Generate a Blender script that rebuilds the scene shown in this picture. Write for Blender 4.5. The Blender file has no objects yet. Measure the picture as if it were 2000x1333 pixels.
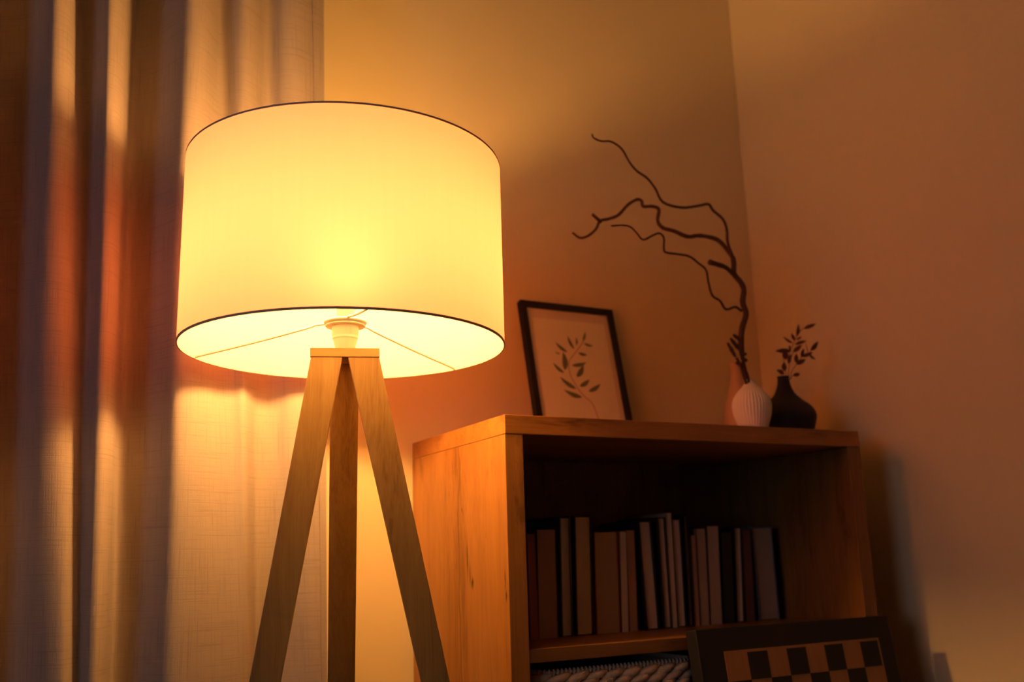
import bpy, bmesh, math, random
from mathutils import Vector, Matrix
random.seed(4)
S = bpy.context.scene
COL = S.collection
# ---------------------------------------------------------------- camera
YAW, PITCH, ROLL = 0.48666, 0.22369, -0.02948
CAM = Vector((-0.73327, -1.42058, 0.96243))
fw = Vector((math.sin(YAW)*math.cos(PITCH), math.cos(YAW)*math.cos(PITCH), math.sin(PITCH)))
rt = Vector((math.cos(YAW), -math.sin(YAW), 0)); up = rt.cross(fw)
rt2 = rt*math.cos(ROLL)+up*math.sin(ROLL); up2 = -rt*math.sin(ROLL)+up*math.cos(ROLL)
cd = bpy.data.cameras.new('camera'); cam = bpy.data.objects.new('camera', cd); COL.objects.link(cam)
M = Matrix((rt2, up2, -fw)).transposed().to_4x4(); M.translation = CAM
cam.matrix_world = M
cd.sensor_width = 36; cd.lens = 1866.73*36/2000; cd.clip_start = .05
cd.dof.use_dof = True; cd.dof.focus_distance = 1.42; cd.dof.aperture_fstop = 3.0
S.camera = cam
# ---------------------------------------------------------------- view, world, lights
S.view_settings.view_transform = 'Standard'; S.view_settings.look = 'None'
S.view_settings.gamma = 1; S.view_settings.exposure = .13; S.view_settings.use_curve_mapping = False
W = bpy.data.worlds.new('dusk'); S.world = W; W.use_nodes = True
W.node_tree.nodes['Background'].inputs[0].default_value = (.35, .5, 1, 1)
W.node_tree.nodes['Background'].inputs[1].default_value = .01
BULB = 480.0                      # emission strength of the bulb surface
BULB_COL = (1.0, .45, .11)
WINDOW_POWER = 8.0               # last dusk light through the window in the left wall
ld = bpy.data.lights.new('dusk_window_light', 'AREA'); ld.shape = 'RECTANGLE'; ld.size = .9; ld.size_y = 1.2
ld.energy = WINDOW_POWER; ld.color = (.74, .80, 1.0)
lo = bpy.data.objects.new('dusk_window_light', ld); COL.objects.link(lo)
lo.location = (-3.22, -1.62, 1.25); lo.rotation_euler = (0, -math.pi/2, 0)

# ---------------------------------------------------------------- helpers
def nd(nt, typ, **kw):
    n = nt.nodes.new(typ)
    for k, v in kw.items():
        if k in n.inputs: n.inputs[k].default_value = v
        else: setattr(n, k, v)
    return n
def new_mat(name):
    m = bpy.data.materials.new(name); m.use_nodes = True
    nt = m.node_tree; b = nt.nodes['Principled BSDF']
    return m, nt, b
def plain(name, col, rough=.6, var=.06, scale=30, bump=0., metallic=0):
    """procedural: base colour varied by noise, optional fine bump"""
    m, nt, b = new_mat(name)
    tc = nd(nt, 'ShaderNodeTexCoord'); nz = nd(nt, 'ShaderNodeTexNoise', Scale=scale, Detail=5.)
    nt.links.new(tc.outputs['Object'], nz.inputs['Vector'])
    mx = nd(nt, 'ShaderNodeMix', data_type='RGBA')
    mx.inputs[6].default_value = tuple(c*(1-var) for c in col)+(1,)
    mx.inputs[7].default_value = tuple(min(1, c*(1+var)) for c in col)+(1,)
    nt.links.new(nz.outputs[0], mx.inputs[0]); nt.links.new(mx.outputs[2], b.inputs['Base Color'])
    b.inputs['Roughness'].default_value = rough; b.inputs['Metallic'].default_value = metallic
    if bump:
        bp = nd(nt, 'ShaderNodeBump', Strength=bump, Distance=.002)
        nt.links.new(nz.outputs[0], bp.inputs['Height']); nt.links.new(bp.outputs[0], b.inputs['Normal'])
    return m
def wood(name, dark, mid, light, axis, rough=.45, knots=True, fine=1.0, crack=None, spots=()):
    """grain running along `axis` (0 x, 1 y, 2 z) in object space"""
    m, nt, b = new_mat(name)
    tc = nd(nt, 'ShaderNodeTexCoord'); mp = nd(nt, 'ShaderNodeMapping')
    sc = [1, 1, 1]; sc[axis] = .07
    mp.inputs['Scale'].default_value = sc
    nt.links.new(tc.outputs['Object'], mp.inputs['Vector'])
    # gentle bending of the grain
    mpd = nd(nt, 'ShaderNodeMapping'); sd = [5, 5, 5]; sd[axis] = 2.2; mpd.inputs['Scale'].default_value = sd
    nt.links.new(tc.outputs['Object'], mpd.inputs['Vector'])
    nzd = nd(nt, 'ShaderNodeTexNoise', Scale=1., Detail=2.)
    nt.links.new(mpd.outputs[0], nzd.inputs['Vector'])
    sub = nd(nt, 'ShaderNodeVectorMath', operation='SUBTRACT'); sub.inputs[1].default_value = (.5, .5, .5)
    nt.links.new(nzd.outputs[1], sub.inputs[0])
    scl = nd(nt, 'ShaderNodeVectorMath', operation='SCALE'); scl.inputs['Scale'].default_value = .045
    nt.links.new(sub.outputs[0], scl.inputs[0])
    add = nd(nt, 'ShaderNodeVectorMath', operation='ADD')
    nt.links.new(mp.outputs[0], add.inputs[0]); nt.links.new(scl.outputs[0], add.inputs[1])
    n1 = nd(nt, 'ShaderNodeTexNoise', Scale=38*fine, Detail=6., Roughness=.6)
    n2 = nd(nt, 'ShaderNodeTexNoise', Scale=260*fine, Detail=3.)
    n3 = nd(nt, 'ShaderNodeTexNoise', Scale=11*fine, Detail=3.)
    for n in (n1, n2, n3): nt.links.new(add.outputs[0], n.inputs['Vector'])
    mA = nd(nt, 'ShaderNodeMath', operation='MULTIPLY_ADD'); mA.inputs[1].default_value = .28
    nt.links.new(n2.outputs[0], mA.inputs[0])
    mB = nd(nt, 'ShaderNodeMath', operation='MULTIPLY_ADD'); mB.inputs[1].default_value = .42; 
    nt.links.new(n1.outputs[0], mB.inputs[0])
    mC = nd(nt, 'ShaderNodeMath', operation='MULTIPLY'); mC.inputs[1].default_value = .34
    nt.links.new(n3.outputs[0], mC.inputs[0]); nt.links.new(mC.outputs[0], mB.inputs[2]); nt.links.new(mB.outputs[0], mA.inputs[2])
    cr = nd(nt, 'ShaderNodeValToRGB'); e = cr.color_ramp.elements
    e[0].position = .37; e[0].color = dark+(1,); e[1].position = .64; e[1].color = light+(1,)
    x = e.new(.48); x.color = mid+(1,)
    nt.links.new(mA.outputs[0], cr.inputs[0])
    col = cr.outputs[0]
    if knots:
        vo = nd(nt, 'ShaderNodeTexNoise', Scale=7., Detail=8., Roughness=.7)
        mk_ = nd(nt, 'ShaderNodeMapping'); sk = [1.9, 1.9, 1.9]; sk[axis] = .6; mk_.inputs['Scale'].default_value = sk
        nt.links.new(tc.outputs['Object'], mk_.inputs['Vector']); nt.links.new(mk_.outputs[0], vo.inputs['Vector'])
        r2 = nd(nt, 'ShaderNodeValToRGB'); r2.color_ramp.elements[0].position = .60; r2.color_ramp.elements[1].position = .74
        nt.links.new(vo.outputs[0], r2.inputs[0])
        mx = nd(nt, 'ShaderNodeMix', data_type='RGBA'); mx.inputs[7].default_value = tuple(c*.45 for c in dark)+(1,)
        mf = nd(nt, 'ShaderNodeMath', operation='MULTIPLY'); mf.inputs[1].default_value = .75
        nt.links.new(r2.outputs[0], mf.inputs[0]); nt.links.new(mf.outputs[0], mx.inputs[0]); nt.links.new(col, mx.inputs[6]); col = mx.outputs[2]
    if crack is not None:
        # one wandering plank joint: |coord - centre| < width, wobbled by noise along the grain
        ax, centre, w = crack
        sp = nd(nt, 'ShaderNodeSeparateXYZ'); nt.links.new(tc.outputs['Object'], sp.inputs[0])
        wn = nd(nt, 'ShaderNodeTexNoise', Scale=5., Detail=3.); nt.links.new(mp.outputs[0], wn.inputs['Vector'])
        cm = nd(nt, 'ShaderNodeCombineXYZ'); nt.links.new(sp.outputs[axis], cm.inputs[0])
        nt.links.new(cm.outputs[0], wn.inputs['Vector'])
        wo = nd(nt, 'ShaderNodeMath', operation='MULTIPLY_ADD'); wo.inputs[1].default_value = .06; wo.inputs[2].default_value = -.03-centre
        nt.links.new(wn.outputs[0], wo.inputs[0])
        a1 = nd(nt, 'ShaderNodeMath', operation='ADD'); nt.links.new(sp.outputs[ax], a1.inputs[0]); nt.links.new(wo.outputs[0], a1.inputs[1])
        ab = nd(nt, 'ShaderNodeMath', operation='ABSOLUTE'); nt.links.new(a1.outputs[0], ab.inputs[0])
        mr = nd(nt, 'ShaderNodeMapRange'); mr.inputs[1].default_value = 0; mr.inputs[2].default_value = w; mr.inputs[3].default_value = .8; mr.inputs[4].default_value = 0
        nt.links.new(ab.outputs[0], mr.inputs[0])
        mx = nd(nt, 'ShaderNodeMix', data_type='RGBA'); mx.inputs[7].default_value = tuple(c*.5 for c in dark)+(1,)
        nt.links.new(mr.outputs[0], mx.inputs[0]); nt.links.new(col, mx.inputs[6]); col = mx.outputs[2]
    for (py, pz, ry, rz) in spots:          # knots at fixed places in the board's y,z plane
        ms_ = nd(nt, 'ShaderNodeMapping'); ms_.inputs['Location'].default_value = (0, -py/ry, -pz/rz); ms_.inputs['Scale'].default_value = (0, 1/ry, 1/rz)
        wd = nd(nt, 'ShaderNodeVectorMath', operation='ADD'); sw = nd(nt, 'ShaderNodeVectorMath', operation='SCALE'); sw.inputs['Scale'].default_value = .8
        wn2 = nd(nt, 'ShaderNodeTexNoise', Scale=60., Detail=3.); nt.links.new(tc.outputs['Object'], wn2.inputs['Vector'])
        s2 = nd(nt, 'ShaderNodeVectorMath', operation='SUBTRACT'); s2.inputs[1].default_value = (.5, .5, .5)
        nt.links.new(wn2.outputs[1], s2.inputs[0]); nt.links.new(s2.outputs[0], sw.inputs[0])
        nt.links.new(tc.outputs['Object'], ms_.inputs['Vector']); nt.links.new(ms_.outputs[0], wd.inputs[0]); nt.links.new(sw.outputs[0], wd.inputs[1])
        gr = nd(nt, 'ShaderNodeTexGradient', gradient_type='SPHERICAL'); nt.links.new(wd.outputs[0], gr.inputs[0])
        mf = nd(nt, 'ShaderNodeMath', operation='MULTIPLY', use_clamp=True); mf.inputs[1].default_value = 1.3; nt.links.new(gr.outputs[1], mf.inputs[0])
        mx = nd(nt, 'ShaderNodeMix', data_type='RGBA'); mx.inputs[7].default_value = tuple(c*.35 for c in dark)+(1,)
        nt.links.new(mf.outputs[0], mx.inputs[0]); nt.links.new(col, mx.inputs[6]); col = mx.outputs[2]
    nt.links.new(col, b.inputs['Base Color']); b.inputs['Roughness'].default_value = rough
    bp = nd(nt, 'ShaderNodeBump', Strength=.12, Distance=.001)
    nt.links.new(mA.outputs[0], bp.inputs['Height']); nt.links.new(bp.outputs[0], b.inputs['Normal'])
    return m

def tag(o, label=None, cat=None, group=None, kind=None):
    if label: o['label'] = label
    if cat: o['category'] = cat
    if group: o['group'] = group
    if kind: o['kind'] = kind
    return o
def thing(name, loc, label, cat, group=None, rot=(0, 0, 0)):
    o = bpy.data.objects.new(name, None); COL.objects.link(o); o.location = loc; o.rotation_euler = rot
    o.empty_display_size = .05
    bpy.context.view_layer.update()
    return tag(o, label, cat, group)
def obj(name, bm, mat, parent=None, smooth=False, local=False, bevel=0, seg=2, subsurf=0, label=None):
    """link a bmesh (world coordinates unless local) as one object under parent"""
    me = bpy.data.meshes.new(name)
    bmesh.ops.recalc_face_normals(bm, faces=bm.faces)
    if parent and not local:
        bpy.context.view_layer.update()
        bm.transform(parent.matrix_world.inverted())
    bm.to_mesh(me); bm.free()
    mats = mat if isinstance(mat, (list, tuple)) else [mat]
    for m in mats: me.materials.append(m)
    if smooth:
        for p in me.polygons: p.use_smooth = True
    o = bpy.data.objects.new(name, me); COL.objects.link(o)
    if parent: o.parent = parent
    if bevel:
        b = o.modifiers.new('bevel', 'BEVEL'); b.width = bevel; b.segments = seg; b.limit_method = 'ANGLE'; b.angle_limit = .6
    if subsurf:
        s = o.modifiers.new('sub', 'SUBSURF'); s.levels = subsurf; s.render_levels = subsurf
    if label: o['label'] = label
    bpy.context.view_layer.update()
    return o
def bm_box(x0, x1, y0, y1, z0, z1, bm=None):
    bm = bm or bmesh.new()
    vs = [bm.verts.new((x, y, z)) for x in (x0, x1) for y in (y0, y1) for z in (z0, z1)]
    for f in ((0, 1, 3, 2), (4, 6, 7, 5), (0, 4, 5, 1), (2, 3, 7, 6), (0, 2, 6, 4), (1, 5, 7, 3)):
        bm.faces.new([vs[i] for i in f])
    return bm
def bm_hull8(p, bm=None):
    """8 points: bottom ring of four, then top ring of four"""
    bm = bm or bmesh.new(); vs = [bm.verts.new(q) for q in p]
    bm.faces.new(vs[3::-1]); bm.faces.new(vs[4:])
    for i in range(4): bm.faces.new((vs[i], vs[(i+1) % 4], vs[4+(i+1) % 4], vs[4+i]))
    return bm
def bm_lathe(prof, n=48, centre=(0, 0, 0), rib=None, closed=False):
    """prof: (radius, z); rib(theta, t) multiplies the radius"""
    bm = bmesh.new(); rings = []
    c = Vector(centre)
    for k, (r, z) in enumerate(prof):
        ring = []
        for i in range(n):
            th = 2*math.pi*i/n
            q = r*(rib(th, k/(len(prof)-1)) if rib else 1)
            ring.append(bm.verts.new(c+Vector((q*math.cos(th), q*math.sin(th), z))))
        rings.append(ring)
    pairs = list(zip(rings, rings[1:]))
    if closed: pairs.append((rings[-1], rings[0]))
    for a, b in pairs:
        for i in range(n): bm.faces.new((a[i], a[(i+1) % n], b[(i+1) % n], b[i]))
    if not closed:
        if prof[0][0] > 1e-6: bm.faces.new(rings[0][::-1])
        if prof[-1][0] > 1e-6: bm.faces.new(rings[-1])
        bmesh.ops.remove_doubles(bm, verts=bm.verts, dist=1e-6)
    return bm
def catmull(P, k=4):
    P = [Vector(p) for p in P]; out = []
    for i in range(len(P)-1):
        a = P[i-1] if i else P[0]*2-P[1]; b, c = P[i], P[i+1]; d = P[i+2] if i+2 < len(P) else c*2-b
        for j in range(k):
            t = j/k
            out.append(.5*((2*b)+(c-a)*t+(2*a-5*b+4*c-d)*t*t+(3*b-a-3*c+d)*t**3))
    out.append(P[-1]); return out
def bm_tube(P, rad, n=10, bm=None, k=4, noise=0):
    bm = bm or bmesh.new(); Q = catmull(P, k) if k > 1 else [Vector(p) for p in P]
    N = len(Q); rings = []; u = None
    for i, q in enumerate(Q):
        d = (Q[min(i+1, N-1)]-Q[max(i-1, 0)]).normalized()
        if u is None: u = d.orthogonal().normalized()
        u = (u-d*u.dot(d)).normalized(); v = d.cross(u)
        t = i/(N-1)
        r = rad(t) if callable(rad) else rad
        r *= 1+noise*random.uniform(-1, 1)
        rings.append([bm.verts.new(q+u*math.cos(2*math.pi*j/n)*r+v*math.sin(2*math.pi*j/n)*r) for j in range(n)])
    for a, b in zip(rings, rings[1:]):
        for j in range(n): bm.faces.new((a[j], a[(j+1) % n], b[(j+1) % n], b[j]))
    bm.faces.new(rings[0][::-1]); bm.faces.new(rings[-1])
    return bm
def bm_leaf(a, b, w, side, bm=None, thick=.0005, curl=.12):
    """pointed leaf from a to b, `side` its width direction, slightly folded and curled"""
    bm = bm or bmesh.new(); a, b = Vector(a), Vector(b); d = b-a; L = d.length; d.normalize()
    s = (side-d*side.dot(d)).normalized(); n = d.cross(s)
    T = [0, .12, .3, .5, .7, .88, 1]; Wd = [.06, .55, .95, 1, .8, .4, .03]
    for sg in (1, -1):
        rows = []
        for t, q in zip(T, Wd):
            c = a+d*L*t+n*(curl*L*math.sin(math.pi*t))+n*(sg*thick/2)
            rows.append([bm.verts.new(c+s*w/2*q*e+n*(abs(e)*w*.12)) for e in (-1, 0, 1)])
        if sg == 1: R0 = rows
        for r, r2 in zip(rows, rows[1:]):
            for j in (0, 1):
                f = (r[j], r[j+1], r2[j+1], r2[j])
                bm.faces.new(f if sg == 1 else f[::-1])
    for e in (0, 2):
        for i in range(len(T)-1):
            bm.faces.new((R0[i][e], R0[i+1][e], rows[i+1][e], rows[i][e]))
    return bm

BR_TRUNK = [(0.6267,0.1,1.2841),(0.6295,0.1025,1.3153),(0.6268,0.105,1.3486),(0.626,0.1075,1.3734),(0.6285,0.11,1.4031),(0.638,0.1125,1.4326),(0.6535,0.115,1.4635),(0.649,0.1175,1.4895),(0.6573,0.12,1.5187),(0.6527,0.1225,1.5364),(0.6382,0.125,1.5547),(0.6419,0.1275,1.5786),(0.6434,0.13,1.5937)]
BR_A = [(0.6434,0.13,1.5937),(0.627,0.1247,1.6254),(0.6231,0.1194,1.6516),(0.6101,0.1141,1.6729),(0.5795,0.1088,1.6879),(0.5636,0.1035,1.6978),(0.5314,0.0982,1.6875),(0.4813,0.0929,1.674),(0.4298,0.0876,1.676),(0.4083,0.0824,1.7005),(0.3846,0.0771,1.7183),(0.3566,0.0718,1.7268),(0.335,0.0665,1.7411),(0.3143,0.0612,1.7636),(0.2854,0.0559,1.7721),(0.2597,0.0506,1.7657),(0.2384,0.0453,1.7661),(0.231,0.04,1.7706)]
BR_B = [(0.6434,0.13,1.5937),(0.6305,0.133,1.6125),(0.6071,0.136,1.6335),(0.5632,0.139,1.6374),(0.5316,0.142,1.6317),(0.4976,0.145,1.641),(0.4717,0.148,1.6453),(0.4609,0.151,1.6605),(0.4681,0.154,1.6888),(0.4537,0.157,1.6947),(0.4315,0.16,1.6925),(0.4305,0.163,1.7057),(0.4208,0.166,1.7088),(0.398,0.169,1.6941),(0.3747,0.172,1.6691),(0.3527,0.175,1.6583),(0.3311,0.178,1.6511),(0.3224,0.181,1.6338),(0.3043,0.184,1.617),(0.2851,0.187,1.6103),(0.2688,0.19,1.6209)]
BR_C = [(0.6413,0.115,1.4692),(0.622,0.1116,1.4751),(0.593,0.1082,1.4663),(0.5751,0.1047,1.4823),(0.5526,0.1013,1.4909),(0.5421,0.0979,1.5175),(0.5356,0.0945,1.5428),(0.5137,0.0911,1.5544),(0.4879,0.0876,1.5653),(0.4536,0.0842,1.565),(0.4237,0.0808,1.5636),(0.4158,0.0774,1.5697),(0.4151,0.0739,1.5916),(0.4016,0.0705,1.5986),(0.3813,0.0671,1.5898),(0.3554,0.0637,1.5765),(0.3388,0.0603,1.5868),(0.3224,0.0568,1.5962),(0.3018,0.0534,1.5961),(0.2721,0.05,1.5895)]
BR_D = [(0.6366,0.12,1.5478),(0.6069,0.1133,1.5616),(0.5805,0.1067,1.5635),(0.5523,0.1,1.564)]
BR_S = [(0.3302,0.174,1.6479),(0.3145,0.167,1.6518),(0.3016,0.16,1.6543)]
PODS = [((0.5722,0.088,1.387),(0.6011,0.1,1.3618),0.00243),((0.5812,0.088,1.3974),(0.6161,0.1,1.3758),0.00259),((0.5901,0.088,1.4056),(0.6172,0.1,1.3997),0.00227),((0.5919,0.088,1.346),(0.6144,0.1,1.3466),0.00259),((0.6072,0.088,1.3641),(0.6305,0.1,1.3703),0.00227),((0.6075,0.088,1.3534),(0.6317,0.1,1.3564),0.00243),((0.6032,0.088,1.3766),(0.6233,0.1,1.3419),0.00227)]
STEM2 = [(0.6263,0.094,1.3047),(0.6252,0.094,1.3195),(0.6189,0.094,1.3361),(0.609,0.094,1.3451)]
STEM3 = [(0.6177,0.092,1.3038),(0.6126,0.092,1.3183),(0.6078,0.092,1.3372),(0.5966,0.092,1.3577)]
SPRIG = [[(0.7522,0.115,1.3245),(0.7518,0.115,1.3444),(0.7496,0.115,1.362),(0.7511,0.115,1.3867)],[(0.7566,0.115,1.3247),(0.7651,0.115,1.3631),(0.7705,0.115,1.3904),(0.7828,0.115,1.4071),(0.7955,0.115,1.4263),(0.8108,0.115,1.4413),(0.8219,0.115,1.4464)],[(0.7624,0.115,1.3251),(0.7707,0.115,1.3456),(0.7874,0.115,1.3624),(0.8043,0.115,1.3793),(0.8264,0.115,1.3895),(0.8383,0.115,1.4)],[(0.7624,0.115,1.3251),(0.774,0.115,1.3369),(0.783,0.115,1.3386)],[(0.7651,0.115,1.3631),(0.7804,0.115,1.3877),(0.7999,0.115,1.4028)]]
LEAVES = [((0.7955,0.115,1.4263),(0.8127,0.115,1.4564),0.00772),((0.8188,0.115,1.4454),(0.8489,0.115,1.4573),0.00601),((0.7882,0.115,1.4155),(0.7814,0.115,1.4315),0.00601),((0.7816,0.115,1.4093),(0.7629,0.115,1.4241),0.00515),((0.7871,0.115,1.4063),(0.8149,0.115,1.4153),0.00549),((0.7929,0.115,1.417),(0.8118,0.115,1.4265),0.00309),((0.7805,0.115,1.3889),(0.8047,0.115,1.4054),0.00687),((0.7703,0.115,1.3892),(0.7826,0.115,1.406),0.00687),((0.7734,0.115,1.3906),(0.7395,0.115,1.3907),0.00721),((0.7577,0.115,1.3693),(0.75,0.115,1.3888),0.00944),((0.7627,0.115,1.3629),(0.7858,0.115,1.3847),0.00893),((0.7876,0.115,1.3635),(0.7844,0.115,1.3846),0.00652),((0.7873,0.115,1.3612),(0.8064,0.115,1.3727),0.00687),((0.8028,0.115,1.3792),(0.8096,0.115,1.3978),0.00549),((0.8044,0.115,1.38),(0.8279,0.115,1.3896),0.00601),((0.8333,0.115,1.3962),(0.8572,0.115,1.4175),0.00824),((0.8263,0.115,1.3888),(0.8473,0.115,1.3774),0.00515),((0.825,0.115,1.3903),(0.8312,0.115,1.4143),0.00172),((0.7489,0.115,1.3442),(0.7542,0.115,1.3646),0.00772),((0.748,0.115,1.3375),(0.7325,0.115,1.3464),0.00772),((0.7739,0.115,1.3358),(0.801,0.115,1.3424),0.00601)]
ART_STEM = [(0.1642,0.0523),(0.16,0.065),(0.1572,0.0779),(0.1506,0.099),(0.1347,0.1124),(0.1219,0.1284),(0.1122,0.1471),(0.1051,0.1659),(0.1075,0.1953),(0.1274,0.219),(0.1472,0.2405),(0.1596,0.2567)]
ART_LEAVES = [((0.1545,0.2512),(0.1645,0.2762),0.00614),((0.1561,0.2451),(0.1796,0.2407),0.00614),((0.135,0.2395),(0.1371,0.2585),0.00512),((0.1265,0.2288),(0.1147,0.2603),0.00717),((0.1065,0.2198),(0.08,0.2411),0.00819),((0.1369,0.2197),(0.159,0.2165),0.00819),((0.0936,0.1748),(0.0959,0.219),0.01434),((0.0871,0.2133),(0.0748,0.2178),0.00307),((0.114,0.1872),(0.1542,0.1975),0.00922),((0.1223,0.1598),(0.1449,0.1907),0.01229),((0.0897,0.1673),(0.0651,0.1897),0.00819),((0.1145,0.1304),(0.0777,0.1569),0.01024),((0.1261,0.1371),(0.1545,0.1558),0.01024),((0.1478,0.1263),(0.1821,0.1466),0.01024),((0.1266,0.1108),(0.0828,0.1261),0.01126)]
BOOKS = [(0.1215,0.1404,0.1189,0.1404,0.158,0.1873),(0.1411,0.1817,0.1423,0.1851,0.1609,0.1945),(0.1917,0.2158,0.1964,0.22,0.165,0.2187),(0.2248,0.264,0.2292,0.2707,0.1687,0.2206),(0.2741,0.3259,0.2767,0.3298,0.1737,0.1885),(0.3319,0.3484,0.337,0.3551,0.1772,0.1888),(0.3508,0.371,0.3578,0.3724,0.179,0.1915),(0.3946,0.4251,0.3876,0.42,0.1832,0.2104),(0.44,0.4574,0.438,0.4571,0.1864,0.2173),(0.4597,0.4722,0.4601,0.4755,0.1878,0.2254),(0.4746,0.4961,0.4771,0.4966,0.1894,0.2141),(0.5043,0.5146,0.5079,0.5184,0.1913,0.2223),(0.5208,0.5324,0.525,0.5355,0.1926,0.1796),(0.5351,0.5586,0.538,0.566,0.1942,0.193),(0.5619,0.5936,0.5685,0.6024,0.1966,0.198),(0.5989,0.6299,0.6076,0.6393,0.1994,0.1849),(0.6362,0.6567,0.6481,0.6678,0.2017,0.1962),(0.6627,0.6877,0.6719,0.6917,0.2039,0.1907),(0.7041,0.7596,0.7002,0.7597,0.2079,0.1959)]
CUR_T = [(-0.9861,0.27),(-0.9538,0.23),(-0.9253,0.215),(-0.9066,0.23),(-0.8932,0.27),(-0.8928,0.32),(-0.8632,0.3),(-0.8451,0.25),(-0.8255,0.225),(-0.8306,0.25),(-0.8269,0.29),(-0.8189,0.31),(-0.7814,0.292),(-0.7515,0.262),(-0.729,0.225),(-0.7057,0.235),(-0.6916,0.265),(-0.6864,0.28),(-0.6764,0.287),(-0.6589,0.272),(-0.6469,0.248),(-0.6399,0.228),(-0.6231,0.236),(-0.6077,0.265),(-0.5995,0.305),(-0.5826,0.34),(-0.5546,0.315),(-0.5294,0.262),(-0.5122,0.225),(-0.4906,0.222),(-0.47,0.24),(-0.4459,0.275),(-0.4314,0.278),(-0.4149,0.255),(-0.3993,0.248),(-0.3774,0.262),(-0.3549,0.285),(-0.341,0.285),(-0.3237,0.262),(-0.2952,0.256),(-0.2405,0.28)]
CUR_B = [(-0.9128,0.27),(-0.8846,0.23),(-0.8591,0.215),(-0.8417,0.23),(-0.8284,0.27),(-0.8266,0.32),(-0.8004,0.3),(-0.7858,0.26),(-0.7721,0.24),(-0.7673,0.26),(-0.7613,0.3),(-0.7533,0.315),(-0.7289,0.3),(-0.7047,0.282),(-0.6806,0.264),(-0.658,0.248),(-0.6399,0.242),(-0.6279,0.252),(-0.6201,0.26),(-0.6146,0.256),(-0.6097,0.244),(-0.6031,0.235),(-0.5914,0.236),(-0.5788,0.262),(-0.5721,0.285),(-0.5607,0.3),(-0.5341,0.283),(-0.5117,0.258),(-0.496,0.232),(-0.4775,0.226),(-0.4412,0.232),(-0.4071,0.242),(-0.3763,0.252),(-0.3573,0.262),(-0.3433,0.29),(-0.3335,0.31),(-0.3164,0.308),(-0.2935,0.3),(-0.272,0.29),(-0.2432,0.28),(-0.2189,0.282)]
# ---------------------------------------------------------------- materials
M_wall = plain('wall_paint', (.80, .69, .42), .85, .012, 60, bump=.03)
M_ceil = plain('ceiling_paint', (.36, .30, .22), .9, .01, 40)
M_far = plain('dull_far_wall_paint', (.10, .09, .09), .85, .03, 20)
M_floor = wood('floor_boards', (.02, .012, .006), (.035, .02, .01), (.05, .03, .015), 1, .5, False)
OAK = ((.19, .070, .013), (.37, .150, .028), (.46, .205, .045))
OAK_SHADED = tuple(tuple(c*.62 for c in k) for k in OAK)       # same oak with shade put into its colour, inside and on the right
M_oak_z = wood('oak_upright', *OAK_SHADED, 2, .42)
M_oak_x = wood('oak_along', *OAK, 0, .42)
M_oak_shelf = wood('oak_shelf', *OAK_SHADED, 0, .42)
M_oak_side = wood('oak_side_panel', *OAK, 2, .42, crack=(1, -.016, .0032), spots=((-.070, .922, .007, .013), (-.050, .965, .004, .045), (-.060, .940, .003, .03), (-.198, .903, .004, .012), (-.195, .93, .0025, .02), (-.03, 1.05, .003, .006)))
M_back = wood('oak_back', *OAK_SHADED, 2, .6, False)
M_lampwood = wood('lamp_ash', (.28, .14, .035), (.42, .235, .062), (.52, .32, .09), 2, .45, False, fine=1.6)
M_capwood = wood('lamp_ash_cap', (.42, .21, .055), (.52, .28, .08), (.60, .34, .11), 0, .45, False, fine=.5)
M_white = plain('white_plastic', (.80, .76, .68), .35, .02)
M_wire = plain('white_metal_wire', (.80, .76, .68), .4, .02)
M_black = plain('black_frame_lacquer', (.005, .004, .006), .7, .1)
M_paper = plain('picture_paper', (.88, .84, .62), .85, .02)
M_mount = plain('picture_mount', (.76, .66, .52), .85, .02)
M_leafprint = plain('green_leaf_ink', (.13, .17, .08), .8, .35, 90)
M_stemprint = plain('brown_stem_ink', (.42, .22, .13), .8, .2, 90)
M_vasewhite = plain('cream_ceramic', (.82, .76, .60), .55, .03)
M_vaseblack = plain('matt_black_ceramic', (.007, .006, .010), .7, .1)
M_vasepeach = plain('terracotta_ceramic', (.62, .38, .21), .6, .04)
M_bark = plain('willow_bark', (.085, .035, .02), .8, .4, 160, bump=.6)
M_dryleaf = plain('dried_leaf', (.13, .035, .018), .7, .35, 120)
M_pod = plain('dried_catkin', (.10, .05, .03), .9, .5, 300, bump=1.)
M_chessdark = plain('dark_chess_wood', (.004, .003, .0035), .7, .2, 60)
M_chesslight = wood('light_chess_wood', (.24, .10, .035), (.29, .125, .045), (.33, .15, .06), 2, .5, False)
M_straw = plain('water_hyacinth', (.72, .52, .36), .8, .3, 220, bump=.5)

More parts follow.
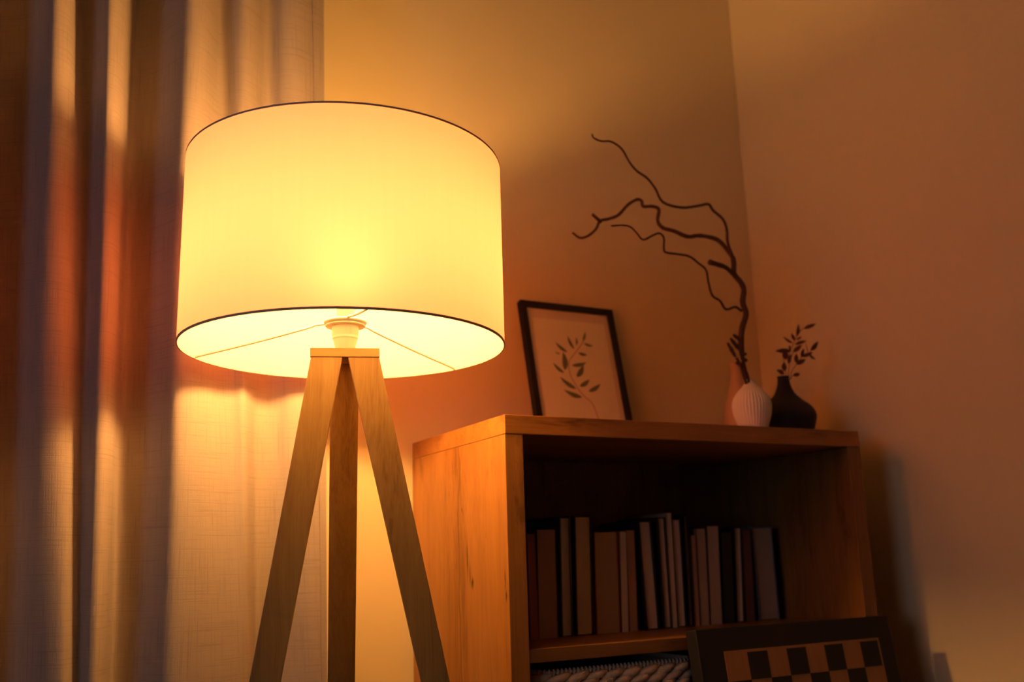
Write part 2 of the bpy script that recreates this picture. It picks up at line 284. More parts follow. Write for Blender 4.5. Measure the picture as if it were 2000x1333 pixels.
def page_mat(name, col):
    m, nt, b = new_mat(name)
    tc = nd(nt, 'ShaderNodeTexCoord'); mp = nd(nt, 'ShaderNodeMapping'); mp.inputs['Scale'].default_value = (900, 1, 1.5)
    nz = nd(nt, 'ShaderNodeTexNoise', Scale=1., Detail=2.)
    nt.links.new(tc.outputs['Object'], mp.inputs['Vector']); nt.links.new(mp.outputs[0], nz.inputs['Vector'])
    mx = nd(nt, 'ShaderNodeMix', data_type='RGBA'); mx.inputs[6].default_value = tuple(c*.8 for c in col)+(1,); mx.inputs[7].default_value = col+(1,)
    nt.links.new(nz.outputs[0], mx.inputs[0]); nt.links.new(mx.outputs[2], b.inputs['Base Color']); b.inputs['Roughness'].default_value = .85
    return m
def linen(name):
    m, nt, b = new_mat(name)
    uv = nd(nt, 'ShaderNodeUVMap'); outs = []
    for sc, rot in (((1100, 26, 1), 0), ((26, 1100, 1), 0), ((420, 9, 1), 0), ((9, 420, 1), 0)):
        mp = nd(nt, 'ShaderNodeMapping'); mp.inputs['Scale'].default_value = sc
        nt.links.new(uv.outputs[0], mp.inputs['Vector'])
        nz = nd(nt, 'ShaderNodeTexNoise', Scale=1., Detail=2.); nt.links.new(mp.outputs[0], nz.inputs['Vector']); outs.append(nz.outputs[0])
    wv = []
    for d in ('X', 'Y'):
        w = nd(nt, 'ShaderNodeTexWave', wave_type='BANDS', bands_direction=d, Scale=260.); nt.links.new(uv.outputs[0], w.inputs['Vector']); wv.append(w.outputs[1])
    def mth(op, a, b_):
        n = nd(nt, 'ShaderNodeMath', operation=op)
        for i, v in enumerate((a, b_)):
            if isinstance(v, (int, float)): n.inputs[i].default_value = v
            else: nt.links.new(v, n.inputs[i])
        return n.outputs[0]
    slub = mth('ADD', mth('MULTIPLY', mth('MINIMUM', outs[2], outs[3]), 1.2), mth('MULTIPLY', mth('ADD', outs[0], outs[1]), .3))
    h = mth('ADD', slub, mth('MULTIPLY', mth('ADD', wv[0], wv[1]), .16))
    cr = nd(nt, 'ShaderNodeValToRGB'); e = cr.color_ramp.elements
    e[0].position = .55; e[0].color = (.28, .235, .21, 1); e[1].position = 1.0; e[1].color = (.46, .39, .35, 1)
    nt.links.new(h, cr.inputs[0]); nt.links.new(cr.outputs[0], b.inputs['Base Color']); b.inputs['Roughness'].default_value = .9
    bp = nd(nt, 'ShaderNodeBump', Strength=.35, Distance=.0012); nt.links.new(h, bp.inputs['Height']); nt.links.new(bp.outputs[0], b.inputs['Normal'])
    tr = nd(nt, 'ShaderNodeBsdfTranslucent'); nt.links.new(cr.outputs[0], tr.inputs['Color'])
    ms = nd(nt, 'ShaderNodeMixShader', Fac=.18); nt.links.new(b.outputs[0], ms.inputs[1]); nt.links.new(tr.outputs[0], ms.inputs[2])
    nt.links.new(ms.outputs[0], nt.nodes['Material Output'].inputs['Surface'])
    return m
M_curtain = linen('linen_weave')
def shade_mat():
    m, nt, b = new_mat('shade_fabric')
    tc = nd(nt, 'ShaderNodeTexCoord'); mp = nd(nt, 'ShaderNodeMapping'); mp.inputs['Scale'].default_value = (120, 120, 6)
    nz = nd(nt, 'ShaderNodeTexNoise', Scale=1., Detail=3.); nt.links.new(tc.outputs['Object'], mp.inputs['Vector']); nt.links.new(mp.outputs[0], nz.inputs['Vector'])
    mx = nd(nt, 'ShaderNodeMix', data_type='RGBA'); mx.inputs[6].default_value = (.72, .70, .66, 1); mx.inputs[7].default_value = (.78, .76, .72, 1)
    nt.links.new(nz.outputs[0], mx.inputs[0])
    df = nd(nt, 'ShaderNodeBsdfDiffuse'); tr = nd(nt, 'ShaderNodeBsdfTranslucent')
    nt.links.new(mx.outputs[2], df.inputs[0]); tr.inputs[0].default_value = SHADE_TR+(1,)
    rf = nd(nt, 'ShaderNodeBsdfRefraction', Roughness=1.0, IOR=1.33); rf.inputs[0].default_value = SHADE_TR+(1,)
    mt = nd(nt, 'ShaderNodeMixShader', Fac=.035); nt.links.new(tr.outputs[0], mt.inputs[1]); nt.links.new(rf.outputs[0], mt.inputs[2])
    ms = nd(nt, 'ShaderNodeMixShader', Fac=SHADE_FAC); nt.links.new(df.outputs[0], ms.inputs[1]); nt.links.new(mt.outputs[0], ms.inputs[2])
    nt.links.new(ms.outputs[0], nt.nodes['Material Output'].inputs['Surface'])
    return m
SHADE_TR = (.85, .36, .31); SHADE_FAC = .38
M_shade = shade_mat()
M_trim = plain('shade_trim_tape', (.62, .45, .38), .8, .05)
m, nt, b = new_mat('bulb_glow'); e = nd(nt, 'ShaderNodeEmission', Strength=BULB); e.inputs[0].default_value = BULB_COL+(1,)
nt.links.new(e.outputs[0], nt.nodes['Material Output'].inputs['Surface']); M_bulb = m

# ---------------------------------------------------------------- the room
FZ = 0.0; CZ = 2.55; XR = .970; YB = .428; XL = -3.2; YF = -3.6
def wall(name, *b, mat=M_wall): return tag(obj(name, bm_box(*b), mat), kind='structure')
wall('wall_back', XL-.1, XR+.1, YB, YB+.1, FZ, CZ)
wall('wall_right', XR, XR+.1, YF, YB, FZ, CZ)
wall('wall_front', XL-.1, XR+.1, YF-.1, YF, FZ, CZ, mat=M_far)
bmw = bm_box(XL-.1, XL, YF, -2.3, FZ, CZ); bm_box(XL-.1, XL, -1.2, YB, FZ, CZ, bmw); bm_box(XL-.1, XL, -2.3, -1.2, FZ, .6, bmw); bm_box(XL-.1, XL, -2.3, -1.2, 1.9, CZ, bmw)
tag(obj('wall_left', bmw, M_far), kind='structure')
wf = bm_box(XL-.07, XL-.03, -2.3, -2.25, .6, 1.9); bm_box(XL-.07, XL-.03, -1.25, -1.2, .6, 1.9, wf); bm_box(XL-.07, XL-.03, -2.25, -1.25, .6, .65, wf); bm_box(XL-.07, XL-.03, -2.25, -1.25, 1.85, 1.9, wf)
tag(obj('window_1', wf, M_white), kind='structure')
wall('floor', XL-.1, XR+.1, YF-.1, YB+.1, FZ-.1, FZ, mat=M_floor)
wall('ceiling', XL-.1, XR+.1, YF-.1, YB+.1, CZ, CZ+.1, mat=M_ceil)

# ---------------------------------------------------------------- curtain
ZT, ZB = 1.9033, .8468
LX, LY = -.286, -.0213
def curtain():
    root = thing('curtain', (-.75, .27, .02), 'beige woven linen curtain hanging in folds to the left behind the lamp', 'curtain')
    T = catmull([(x, y, 0) for x, y in CUR_T], 5); B = catmull([(x, y, 0) for x, y in CUR_B], 5)
    bm = bmesh.new(); uvl = bm.loops.layers.uv.new('UVMap')
    zs = [.03, .3, .55]+[.7+i*.05 for i in range(38)]
    zs = [z for z in zs if z < 2.5]+[2.509]
    s = [0]
    for a, b_ in zip(B, B[1:]): s.append(s[-1]+(b_-a).length)
    rows = []
    for z in zs:
        t = (z-ZB)/(ZT-ZB); t = max(-.35, min(1.15, t)); r = []
        for i, (a, b_) in enumerate(zip(B, T)):
            p = a.lerp(b_, t)
            wob = .0025*math.sin(z*3.1+s[i]*7)+.001*math.sin(z*7+s[i]*17)
            q = Vector((p.x+wob*.6-LX, p.y+wob-LY))
            if q.length < .2545: q *= .2545/q.length          # never touches the shade
            r.append(bm.verts.new((q.x+LX, q.y+LY, z)))
        rows.append(r)
    for k in range(len(zs)-1):
        for i in range(len(B)-1):
            f = bm.faces.new((rows[k][i], rows[k][i+1], rows[k+1][i+1], rows[k+1][i]))
            for lp, (ii, kk) in zip(f.loops, ((i, k), (i+1, k), (i+1, k+1), (i, k+1))): lp[uvl].uv = (s[ii], zs[kk])
    o = obj('fabric', bm, M_curtain, root, smooth=True)
    sm = o.modifiers.new('thick', 'SOLIDIFY'); sm.thickness = .0012
    # stitched side hem along the right edge
    hb = bmesh.new(); edge = [(r[0], r[1]) for r in []]
    pts = []
    for z in zs:
        t = max(-.35, min(1.15, (z-ZB)/(ZT-ZB))); i = len(B)-3; p = B[i].lerp(T[i], t); q = B[-1].lerp(T[-1], t)
        pts.append((p, q, z))
    vs = [[hb.verts.new((p.x, p.y-.0035, z)), hb.verts.new((q.x+.001, q.y-.0035, z)), hb.verts.new((q.x+.001, q.y+.003, z)), hb.verts.new((p.x, p.y+.003, z))] for p, q, z in pts]
    for a, b_ in zip(vs, vs[1:]):
        for j in range(4): hb.faces.new((a[j], a[(j+1) % 4], b_[(j+1) % 4], b_[j]))
    hb.faces.new(vs[0]); hb.faces.new(vs[-1][::-1])
    ul = hb.loops.layers.uv.new('UVMap')
    for f in hb.faces:
        for lp in f.loops: lp[ul].uv = (lp.vert.co.x, lp.vert.co.z)
    obj('side_hem', hb, M_curtain, root)
curtain()
rl = thing('curtain_rail', (-.75, .29, 2.51), 'white ceiling rail carrying the beige linen curtain', 'curtain rail')
obj('rail', bm_box(-2.1, -.15, .27, .31, 2.51, 2.5499), M_white, rl, bevel=.003)

# ---------------------------------------------------------------- floor lamp
LX, LY = -.286, -.0213
nV = Vector((-.3045, -.9525, 0)); rV = Vector((.9525, -.3045, 0)); Lc = Vector((LX, LY, 0))
RIM, TOPR, SR = 1.286, 1.5788, .2475
lamp = thing('floor_lamp', (LX, LY, 0), 'glowing tripod floor lamp with a white drum shade and pale wooden legs', 'lamp')
def LP(u, n, z): return Lc+rV*u+nV*n+Vector((0, 0, z))
# cap: block with a straight front and chamfered back
capc = [(-.052, .030), (.052, .030), (.052, .018), (.018, -.048), (-.018, -.048), (-.052, .018)]
bm = bmesh.new(); lo_ = [bm.verts.new(LP(u, n, 1.2678)) for u, n in capc]; hi_ = [bm.verts.new(LP(u, n, 1.2818)) for u, n in capc]
bm.faces.new(lo_[::-1]); bm.faces.new(hi_)
for i in range(6): bm.faces.new((lo_[i], lo_[(i+1) % 6], hi_[(i+1) % 6], hi_[i]))
obj('top_block', bm, M_capwood, lamp, bevel=.0008)
def leg(u0, u1, n0, v0, v1, nb, th, zt=1.2678):
    # (u0,u1,n0) front edge at the top, (v0,v1,nb) at height z=.80 ; extended to the floor
    k = (zt-0)/(zt-.800)
    f = lambda a, b_: a+(b_-a)*k
    bot = (f(u0, v0), f(u1, v1), f(n0, nb))
    p = [LP(bot[0], bot[2]-th, 0), LP(bot[1], bot[2]-th, 0), LP(bot[1], bot[2], 0), LP(bot[0], bot[2], 0),
         LP(u0, n0-th, zt), LP(u1, n0-th, zt), LP(u1, n0, zt), LP(u0, n0, zt)]
    return bm_hull8(p)
def add_leg(*a):
    # mesh in the lamp's space, grain along the leg: give every leg its own object frame
    bm = leg(*a)
    o = obj('leg', bm, M_lampwood, lamp, bevel=.0012)
    return o
add_leg(-.0508, -.0038, .0285, -.1272, -.0845, .034, .020)
add_leg(.0045, .0515, .0285, .1105, .1515, .026, .020)
add_leg(-.0225, .0215, -.024, -.0215, .0205, -.115, .020)
# lamp holder
obj('lamp_holder', bm_lathe([(.0125, 1.2818), (.0145, 1.2835), (.0165, 1.292), (.0185, 1.300), (.0190, 1.3015), (.0197, 1.3020), (.0197, 1.3045), (.0190, 1.305), (.0205, 1.307), (.0208, 1.3265), (.0200, 1.333), (0, 1.333)], 40, (LX, LY, 0)), M_white, lamp, smooth=True)
rg = bm_lathe([(.021, 1.322), (.030, 1.3215), (.0315, 1.3235), (.0300, 1.3245), (.0215, 1.3245)], 48, (LX, LY, 0))
ring = obj('clamp_ring', rg, M_white, lamp, smooth=True)
obj('spider_ring', bm_lathe([(.021, 1.3265), (.0325, 1.3265), (.0335, 1.3285), (.0320, 1.3305), (.021, 1.3305)], 48, (LX, LY, 0)), M_wire, lamp, smooth=True)
bprof = [(.0165, 1.372), (.0235, 1.385), (.0295, 1.400), (.0312, 1.414), (.0295, 1.429), (.022, 1.4425), (.010, 1.4495), (0, 1.451)]
obj('bulb_base', bm_lathe([(0, 1.333), (.013, 1.333), (.0135, 1.350), (.0165, 1.372), (0, 1.372)], 32, (LX, LY, 0)), M_white, lamp, smooth=True)
obj('bulb', bm_lathe(bprof, 32, (LX, LY, 0)), M_bulb, lamp, smooth=True, label='glowing light bulb')
for (u, n) in ((-.2283, -.0743), (.1837, -.1553), (.0299, .2437)):
    d = Vector((u, n)).normalized()
    P = [LP(d.x*.030, d.y*.030, 1.3285), LP(d.x*.048, d.y*.048, 1.3275), LP(d.x*.064, d.y*.064, 1.323), LP(d.x*.15, d.y*.15, 1.3053), LP(d.x*.2385, d.y*.2385, 1.2895), LP(d.x*.2455, d.y*.2455, 1.288)]
    obj('spider_wire', bm_tube(P, .0019, 8, k=3), M_wire, lamp, smooth=True)
# shade (double walled: lining and fabric are one thin shell) and its rim tapes
def shell(r0, r1, z0, z1, n=128):
    return bm_lathe([(r0, z0), (r1, z0), (r1, z1), (r0, z1)], n, (LX, LY, 0), closed=True)
bmsh = bmesh.new(); n = 160; a = []; b_ = []
for i in range(n):
    th = 2*math.pi*i/n; a.append(bmsh.verts.new((LX+SR*math.cos(th), LY+SR*math.sin(th), RIM))); b_.append(bmsh.verts.new((LX+SR*math.cos(th), LY+SR*math.sin(th), TOPR)))
for i in range(n): bmsh.faces.new((a[i], a[(i+1) % n], b_[(i+1) % n], b_[i]))
sh = obj('lamp_shade', bmsh, M_shade, lamp, smooth=True, label='white fabric drum shade glowing from inside')
o = obj('shade_trim', shell(SR-.0014, SR+.0006, RIM-.0004, RIM+.0030), M_trim, sh, smooth=False)
o = obj('shade_trim', shell(SR-.0014, SR+.0006, TOPR-.0026, TOPR+.0004), M_trim, sh, smooth=False)

# ---------------------------------------------------------------- bookcase
BW, BD, BT, H = .82687, .41808, .033, 1.2
bc = thing('bookcase', (BW/2, BD/2, 0), 'golden brown wooden bookcase with open shelves standing in the corner', 'bookcase')
e = .0345
obj('top_board', bm_box(0, BW, 0, BD, H-BT, H), [M_oak_x], bc, bevel=.0012)
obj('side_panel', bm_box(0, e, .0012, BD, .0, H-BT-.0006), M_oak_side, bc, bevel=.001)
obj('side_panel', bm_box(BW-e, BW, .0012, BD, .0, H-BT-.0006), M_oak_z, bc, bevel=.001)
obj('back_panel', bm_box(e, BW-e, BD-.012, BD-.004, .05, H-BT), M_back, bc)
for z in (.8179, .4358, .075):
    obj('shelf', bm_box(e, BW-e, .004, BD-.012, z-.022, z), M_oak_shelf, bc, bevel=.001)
obj('plinth', bm_box(e, BW-e, .02, .04, 0, .053), M_oak_x, bc)
SH = .8179

# ---------------------------------------------------------------- books, fore edges to the front
cream, tan_, brown = (.62, .46, .34), (.50, .34, .22), (.44, .25, .16)
bl = [
 ('short red-brown paperback, leftmost on the shelf against the side panel', (.40, .13, .09), (.15, .03, .02), .0008),
 ('thick brown-paged paperback second from the left end of the shelf', (.46, .27, .17), (.16, .08, .05), .0008),
 ('slim tall hardback with grey-white pages beside the thick dark-covered one', (.62, .48, .44), (.10, .08, .08), .0022),
 ('tall thick hardback with cream pages and black covers on the left half', (.68, .46, .32), (.008, .008, .012), .0030),
 ('widest low book with tan pages and an orange right cover', (.46, .28, .17), (.40, .13, .03), .0012),
 ('slim pale-paged paperback right of the wide tan book', (.70, .52, .42), (.35, .20, .14), .0008),
 ('reddish low paperback before the first dark gap in the row', (.48, .24, .15), (.28, .09, .05), .0008),
 ('tall cream-paged book leaning left after the dark gap', (.68, .45, .34), (.02, .014, .014), .0026),
 ('leftmost of the three tall books standing tightly together mid-row', (.66, .44, .33), (.04, .02, .02), .0018),
 ('tallest thin pale book in the middle of the tight trio', (.72, .50, .38), (.45, .28, .2), .0008),
 ('pinkish-paged book at the right of the tight trio', (.64, .42, .36), (.02, .015, .02), .0016),
 ('thin tall book with dark covers standing between two dark gaps', (.68, .45, .34), (.006, .006, .012), .0022),
 ('shortest thin brown booklet just right of the thin dark-covered book', (.46, .24, .15), (.2, .08, .05), .0006),
 ('brown-paged paperback left of the similar slightly taller one', (.46, .30, .20), (.28, .12, .07), .0008),
 ('cream-brown paperback with its right side against the navy book', (.54, .35, .25), (.05, .03, .03), .0008),
 ('navy blue book, spine almost black, in the wide dark gap', None, (.008, .010, .022), .0020),
 ('slim light-paged hardback right of the navy book', (.68, .48, .36), (.008, .008, .014), .0020),
 ('dark wine-red thin book left of the last wide book', (.16, .07, .06), (.10, .022, .02), .0014),
 ('wide grey-tan book at the right end of the row', (.52, .38, .26), (.10, .12, .18), .0016)]
prev = None
for (x0, x1, t0, t1, Y, hh), (lab, pc, cc, ct_) in zip(BOOKS, bl):
    w = x1-x0; cx = (x0+x1)/2; tilt = math.atan2(((t0+t1)/2-cx), hh)
    D = min(.150, BD-.022-Y)
    root = thing('book', (cx, Y, SH+.0003), lab, 'book', 'books in a row on the shelf', (0, 0, 0))
    w2 = w/2-.0003; sx = math.tan(tilt)
    def sk(bm, sx=sx):
        for v in bm.verts: v.co.x += v.co.z*sx
        return bm
    cm = plain('book_cover', cc, .55, .1)
    cb = bm_box(-w2, -w2+ct_, 0, D, 0, hh); bm_box(w2-ct_, w2, 0, D, 0, hh, cb); bm_box(-w2, w2, D-.002, D, 0, hh, cb)
    if pc is None:
        cb.free(); cb = bm_box(-w2, w2, 0, .004, 0, hh); bm_box(-w2, -w2+ct_, 0, D, 0, hh, cb); bm_box(w2-ct_, w2, 0, D, 0, hh, cb)
        obj('cover', sk(cb), cm, root, local=True)
        obj('pages', sk(bm_box(-w2+ct_, w2-ct_, .004, D-.003, .002, hh-.002)), page_mat('book_pages', cream), root, local=True)
        continue
    obj('cover', sk(cb), cm, root, local=True)
    pg = bmesh.new(); inset = .003 if ct_ > .0015 else .0008
    a0, a1 = -w2+ct_, w2-ct_; N = 6; bot = []; top = []
    z0, z1 = (.002, hh-.003) if ct_ > .0015 else (.0, hh)
    for k in range(N+1):
        t = k/N; x = a0+(a1-a0)*t; y = inset+.0018*math.sin(math.pi*t)*(1 if ct_ > .0015 else .2)
        bot.append(pg.verts.new((x, y, z0))); top.append(pg.verts.new((x, y, z1)))
    bb = [pg.verts.new((a1, D-.0022, z0)), pg.verts.new((a0, D-.0022, z0))]; tb = [pg.verts.new((a1, D-.0022, z1)), pg.verts.new((a0, D-.0022, z1))]
    pg.faces.new((bot+bb)[::-1]); pg.faces.new(top+tb)
    rb, rt_ = bot+bb, top+tb
    for i in range(len(rb)): j = (i+1) % len(rb); pg.faces.new((rb[i], rb[j], rt_[j], rt_[i]))
    obj('pages', sk(pg), page_mat('book_pages', pc), root, local=True)

# ---------------------------------------------------------------- framed leaf print
lean = math.radians(11.976); FW_, FH_ = .2471, .3373
pf = thing('picture_frame', (.2597, .343, H+.0005), 'black framed leaf branch print leaning against the wall on the bookcase', 'picture frame', None, (-lean, 0, 0))
fb = .0135
bm = bm_box(0, fb, -.004, .014, 0, FH_); bm_box(FW_-fb, FW_, -.004, .014, 0, FH_, bm); bm_box(fb, FW_-fb, -.004, .014, 0, fb, bm); bm_box(fb, FW_-fb, -.004, .014, FH_-fb, FH_, bm)
obj('frame', bm, M_black, pf, local=True)
obj('backing_board', bm_box(fb, FW_-fb, .008, .012, fb, FH_-fb), M_black, pf, local=True)
obj('mount', bm_box(fb, FW_-fb, .005, .0078, fb, FH_-fb), M_mount, pf, local=True)
pr = obj('print_sheet', bm_box(fb+.015, FW_-fb-.013, .0042, .005, fb+.018, FH_-fb-.024), M_paper, pf, local=True)
ar = bmesh.new(); q0 = None
for (u, v) in catmull([(u, v, 0) for u, v in ART_STEM], 3) if False else [(p.x, p.y) for p in catmull([(u, v, 0) for u, v in ART_STEM], 3)]:
    v = max(v, .036)
    if q0:
        d = Vector((u-q0[0], v-q0[1])); 
        if d.length > 1e-4:
            nn = Vector((-d.y, d.x)).normalized()*.0009
            bm_hull8([(q0[0]-nn.x, .0038, q0[1]-nn.y), (q0[0]+nn.x, .0038, q0[1]+nn.y), (q0[0]+nn.x, .0043, q0[1]+nn.y), (q0[0]-nn.x, .0043, q0[1]-nn.y),
                      (u-nn.x, .0038, v-nn.y), (u+nn.x, .0038, v+nn.y), (u+nn.x, .0043, v+nn.y), (u-nn.x, .0043, v-nn.y)], ar)
    q0 = (u, v)
obj('printed_stem', ar, M_stemprint, pr, local=True)
ar = bmesh.new()
for (a, b_, w) in ART_LEAVES:
    A, B = Vector((a[0], 0, a[1])), Vector((b_[0], 0, b_[1])); d = (B-A); s = Vector((-d.z, 0, d.x)).normalized()
    T = [0, .15, .35, .55, .78, 1]; Q = [.08, .7, 1, .95, .6, .02]; bend = .06*(1 if a[0] > b_[0] else -1)
    L1, L2 = [], []
    for y in (.0036, .0043):
        l = [ar.verts.new(A+d*t+s*(w/2*q+bend*d.length*math.sin(math.pi*t))+Vector((0, y, 0))) for t, q in zip(T, Q)]
        r = [ar.verts.new(A+d*t-s*(w/2*q-bend*d.length*math.sin(math.pi*t))+Vector((0, y, 0))) for t, q in zip(T, Q)]
        ring_ = l+r[::-1]
        if y == .0036: ar.faces.new(ring_); L1 = ring_
        else: ar.faces.new(ring_[::-1]); L2 = ring_
    for i in range(len(L1)): j = (i+1) % len(L1); ar.faces.new((L1[i], L1[j], L2[j], L2[i]))
obj('printed_leaves', ar, M_leafprint, pr, local=True)
m, nt, b = new_mat('picture_glass'); g = nd(nt, 'ShaderNodeBsdfGlossy', Roughness=.12); t_ = nd(nt, 'ShaderNodeBsdfTransparent'); ms = nd(nt, 'ShaderNodeMixShader', Fac=.05)
nt.links.new(t_.outputs[0], ms.inputs[1]); nt.links.new(g.outputs[0], ms.inputs[2]); nt.links.new(ms.outputs[0], nt.nodes['Material Output'].inputs['Surface'])
obj('glass', bm_box(fb, FW_-fb, .0005, .0020, fb, FH_-fb), m, pf, local=True)

# ---------------------------------------------------------------- vases
def vase(prof, x, y, label, mat, ribs=0, amp=0.):
    root = thing('vase', (x, y, H+.0003), label, 'vase')
    pr_ = [(p.x, p.y) for p in catmull([(r, z, 0) for r, z in prof], 5)]
    rm = pr_[-1]
    inner = [(rm[0]-.0015, rm[1]-.001), (rm[0]-.002, rm[1]-.02), (rm[0]*.9, rm[1]-.035), (0, rm[1]-.036)]
    rib = (lambda th, t: 1+amp*math.sin(ribs*th)*math.sin(math.pi*min(1, t))) if ribs else None
    obj('body', bm_lathe([(0, 0)]+pr_+inner, 240 if ribs else 64, (0, 0, 0), rib), mat, root, smooth=True, local=True)
    return root
vase([(.022, 0), (.028, .010), (.0365, .034), (.0395, .050), (.0398, .062), (.0365, .074), (.0275, .088), (.0170, .099), (.0098, .110), (.0080, .115)], .634, .100,
     'cream ribbed bulb vase holding the long twisted branch', M_vasewhite, 36, .024)
vase([(.045, 0), (.054, .012), (.0600, .030), (.0630, .048), (.0545, .066), (.0385, .080), (.0230, .096), (.0148, .115), (.0126, .130), (.0135, .136)], .7645, .137,
     'matt black teardrop vase holding dried leaf sprigs, right of the cream one', M_vaseblack)
vase([(.022, 0), (.030, .010), (.037, .040), (.037, .070), (.028, .105), (.0165, .135), (.0125, .160), (.0125, .185), (.0135, .190)], .742, .262,
     'peach terracotta bottle vase mostly hidden behind the cream vase', M_vasepeach)
br = thing('willow_branch', BR_TRUNK[0], 'long dark twisted willow branch rising from the cream vase towards the lamp', 'branch')
obj('trunk', bm_tube(BR_TRUNK, lambda t: .0072-.0015*t-.0034*max(0, min(1, (.30-t)/.12)), 12, noise=.04), M_bark, br, smooth=True)
obj('twig', bm_tube(BR_A, lambda t: .0036-.0018*t, 10, noise=.05), M_bark, br, smooth=True)
tb_ = obj('twig', bm_tube(BR_B, lambda t: .0050-.0024*t, 10, noise=.07), M_bark, br, smooth=True)
obj('spur', bm_tube(BR_S, .0036, 10, noise=.07), M_bark, tb_, smooth=True)
obj('twig', bm_tube(BR_C, lambda t: .0029-.0011*t, 10, noise=.05), M_bark, br, smooth=True)
obj('stub', bm_tube(BR_D, lambda t: .0046+.0012*t, 12, noise=.07), M_bark, br, smooth=True)
dp = thing('dried_pod_stem', STEM2[0], 'short dried stems with stubby dark pods at the foot of the branch', 'dried flower')
obj('stem', bm_tube(STEM2, .0026, 8, noise=.05), M_bark, dp, smooth=True); obj('stem', bm_tube(STEM3, .0030, 8, noise=.05), M_bark, dp, smooth=True)
for a, b_, w in PODS:
    A, B = Vector(a), Vector(b_)
    obj('pod', bm_tube([A, A.lerp(B, .3), A.lerp(B, .7), B], lambda t, w=w: w*(.95+.75*math.sin(math.pi*t))*(1), 10, noise=.12), M_pod, dp, smooth=True)
sp_ = thing('dried_leaf_sprig', SPRIG[0][0], 'reddish brown dried leaf sprigs standing in the black vase', 'dried plant')
for s_ in SPRIG: obj('stem', bm_tube(s_, .0007, 6), M_dryleaf, sp_, smooth=True)
for a, b_, w in LEAVES:
    d = Vector(b_)-Vector(a); side = Vector((0, 1, 0)).cross(d)+Vector((0, random.uniform(-.5, .5), 0))*d.length
    A = Vector(a); B = Vector(b_)+Vector((0, random.uniform(-.012, .012), 0))
    obj('leaf', bm_leaf(A, B, w*1.5, side, curl=random.uniform(-.1, .1)), M_dryleaf, sp_)

# ---------------------------------------------------------------- basket on the second shelf
bk_x0, bk_x1, bk_y0, bk_y1, bk_z0, bk_z1 = .047, .392, .012, .33, .4365, .7795
bsk = thing('woven_basket', ((bk_x0+bk_x1)/2, (bk_y0+bk_y1)/2, bk_z0), 'greyish braided seagrass basket in the compartment below the books', 'basket')
cxb, cyb = (bk_x0+bk_x1)/2, (bk_y0+bk_y1)/2; hx, hy = (bk_x1-bk_x0)/2-.012, (bk_y1-bk_y0)/2-.012
def rr(t, hx=hx, hy=hy, c=.03):
    per = 2*(2*hx-2*c)+2*(2*hy-2*c)+2*math.pi*c; d = (t % 1)*per
    segs = [(2*hx-2*c, 0), (math.pi*c/2, 1), (2*hy-2*c, 2), (math.pi*c/2, 3), (2*hx-2*c, 4), (math.pi*c/2, 5), (2*hy-2*c, 6), (math.pi*c/2, 7)]
    for L_, k in segs:
        if d <= L_ or k == 7: break
        d -= L_
    if k == 0: p, n_ = (-hx+c+d, -hy), (0, -1)
    elif k == 2: p, n_ = (hx, -hy+c+d), (1, 0)
    elif k == 4: p, n_ = (hx-c-d, hy), (0, 1)
    elif k == 6: p, n_ = (-hx, hy-c-d), (-1, 0)
    else:
        cc = {1: (hx-c, -hy+c, -90), 3: (hx-c, hy-c, 0), 5: (-hx+c, hy-c, 90), 7: (-hx+c, -hy+c, 180)}[k]
        an = math.radians(cc[2]+90*min(1, d/(math.pi*c/2))); n_ = (math.cos(an), math.sin(an)); p = (cc[0]+c*n_[0], cc[1]+c*n_[1])
    return Vector((p[0]+cxb, p[1]+cyb, 0)), Vector((n_[0], n_[1], 0)), per
per = rr(0)[2]
def braid_row(zc, hgt, lean_, seed):
    """one braid round the basket: overlapping slanted lozenge strands"""
    bm = bmesh.new(); rnd = random.Random(seed); step = .036; N = int(round(per/step))
    for i in range(N):
        for half in (0, 1):
            t0 = (i+.5*half)/N
            z0 = zc+(-hgt*.48 if half == 0 else 0.0); z1 = zc+(0.06*hgt if half == 0 else hgt*.5)
            P = []; 
            for k in range(7):
                q = k/6; t = t0+(q*1.45*step/per)*1.0
                p, n_, _ = rr(t)
                zz = z0+(z1-z0)*q if half == 0 else z1-(z1-z0)*(1-q)
                P.append(p+n_*(.006*math.sin(math.pi*q)+.002)+Vector((0, 0, zz)))
            jit = rnd.uniform(.9, 1.1)
            bm_tube(P, lambda t, j=jit: .0082*j*(math.sin(math.pi*min(.97, max(.06, t)))**.55), 8, bm, k=1)
    return bm
rows = 13; rh = (bk_z1-bk_z0-.006)/rows
for k in range(rows):
    if k >= rows-3: obj('braid_row', braid_row(bk_z0+rh*(k+.5), rh, 1, k), M_straw, bsk, smooth=True, subsurf=1 if k >= rows-2 else 0)
    else:
        P = [rr(i/60)[0]+Vector((0, 0, bk_z0+rh*(k+.5))) for i in range(61)]
        obj('braid_row', bm_tube(P, rh*.52, 8, k=1), M_straw, bsk, smooth=True)
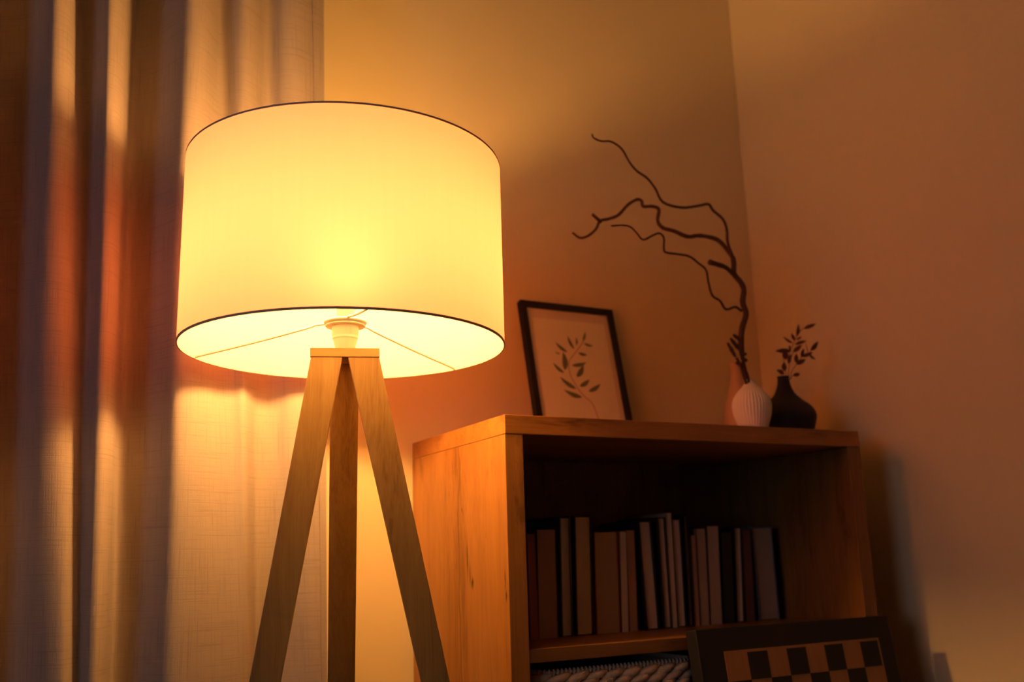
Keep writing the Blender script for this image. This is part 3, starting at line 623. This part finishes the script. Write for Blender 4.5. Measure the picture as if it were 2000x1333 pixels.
# rim wrapped with thin strands
bm = bmesh.new(); P = [rr(i/120)[0]+Vector((0, 0, bk_z1-.004)) for i in range(121)]; bm_tube(P, .0042, 8, bm, k=1)
for i in range(150):
    p, n_, _ = rr(i/150); tdir = Vector((-n_.y, n_.x, 0))
    Q = [p+n_*.0052*math.cos(a)+Vector((0, 0, bk_z1-.004+.0052*math.sin(a)))+tdir*(.003*(a/3)) for a in (-1.4, -.5, .4, 1.3, 2.2, 3.1)]
    bm_tube(Q, .0017, 6, bm, k=1)
obj('rim_binding', bm, M_straw, bsk, smooth=True)

# ---------------------------------------------------------------- chess board leaning on the bookcase front, on a low stool
ang = math.radians(8.0); CW, CH, CT = .472, .472, .030
zt_ = .8285; ybk = -.001
# board origin: bottom left back corner
bot = Vector((.3455, ybk-CH*math.sin(ang), zt_-CH*math.cos(ang)))
chb = thing('chess_board', bot, 'dark framed wooden chess board tilted back against the bookcase front', 'chess board', None, (-ang, 0, 0))
obj('board', bm_box(0, CW, -CT, 0, 0, CH), M_chessdark, chb, local=True, bevel=.002)
# field
fx0, fx1, fz1 = .0545, .4335, CH-.040; sq = .0462; bdr = (fx1-fx0-8*sq)/2; fz0 = fz1-2*bdr-8*sq
bm = bmesh.new(); bm2 = bmesh.new()
bm_box(fx0, fx1, -CT-.0006, -CT+.0002, fz0, fz1, bm)
for i in range(8):
    for j in range(8):
        if (i+j) % 2 == 1: bm_box(fx0+bdr+i*sq, fx0+bdr+(i+1)*sq, -CT-.0010, -CT-.0003, fz1-bdr-(j+1)*sq, fz1-bdr-j*sq, bm2)
fd = obj('playing_field', bm, M_chesslight, chb, local=True, label='light wooden squares')
obj('dark_squares', bm2, M_chessdark, fd, local=True, label='dark squares')
zs_ = bot.z
st_ = thing('stool', (.58, -.12, 0), 'low dark wooden stool carrying the chess board in front of the bookcase', 'stool')
obj('seat', bm_box(.40, .77, -.26, -.012, zs_-.028-.004, zs_-.004), M_chessdark, st_, bevel=.003)
for sx_ in (.42, .72):
    for sy_ in (-.24, -.06): obj('leg', bm_box(sx_, sx_+.03, sy_, sy_+.03, 0, zs_-.03), M_chessdark, st_, bevel=.002)
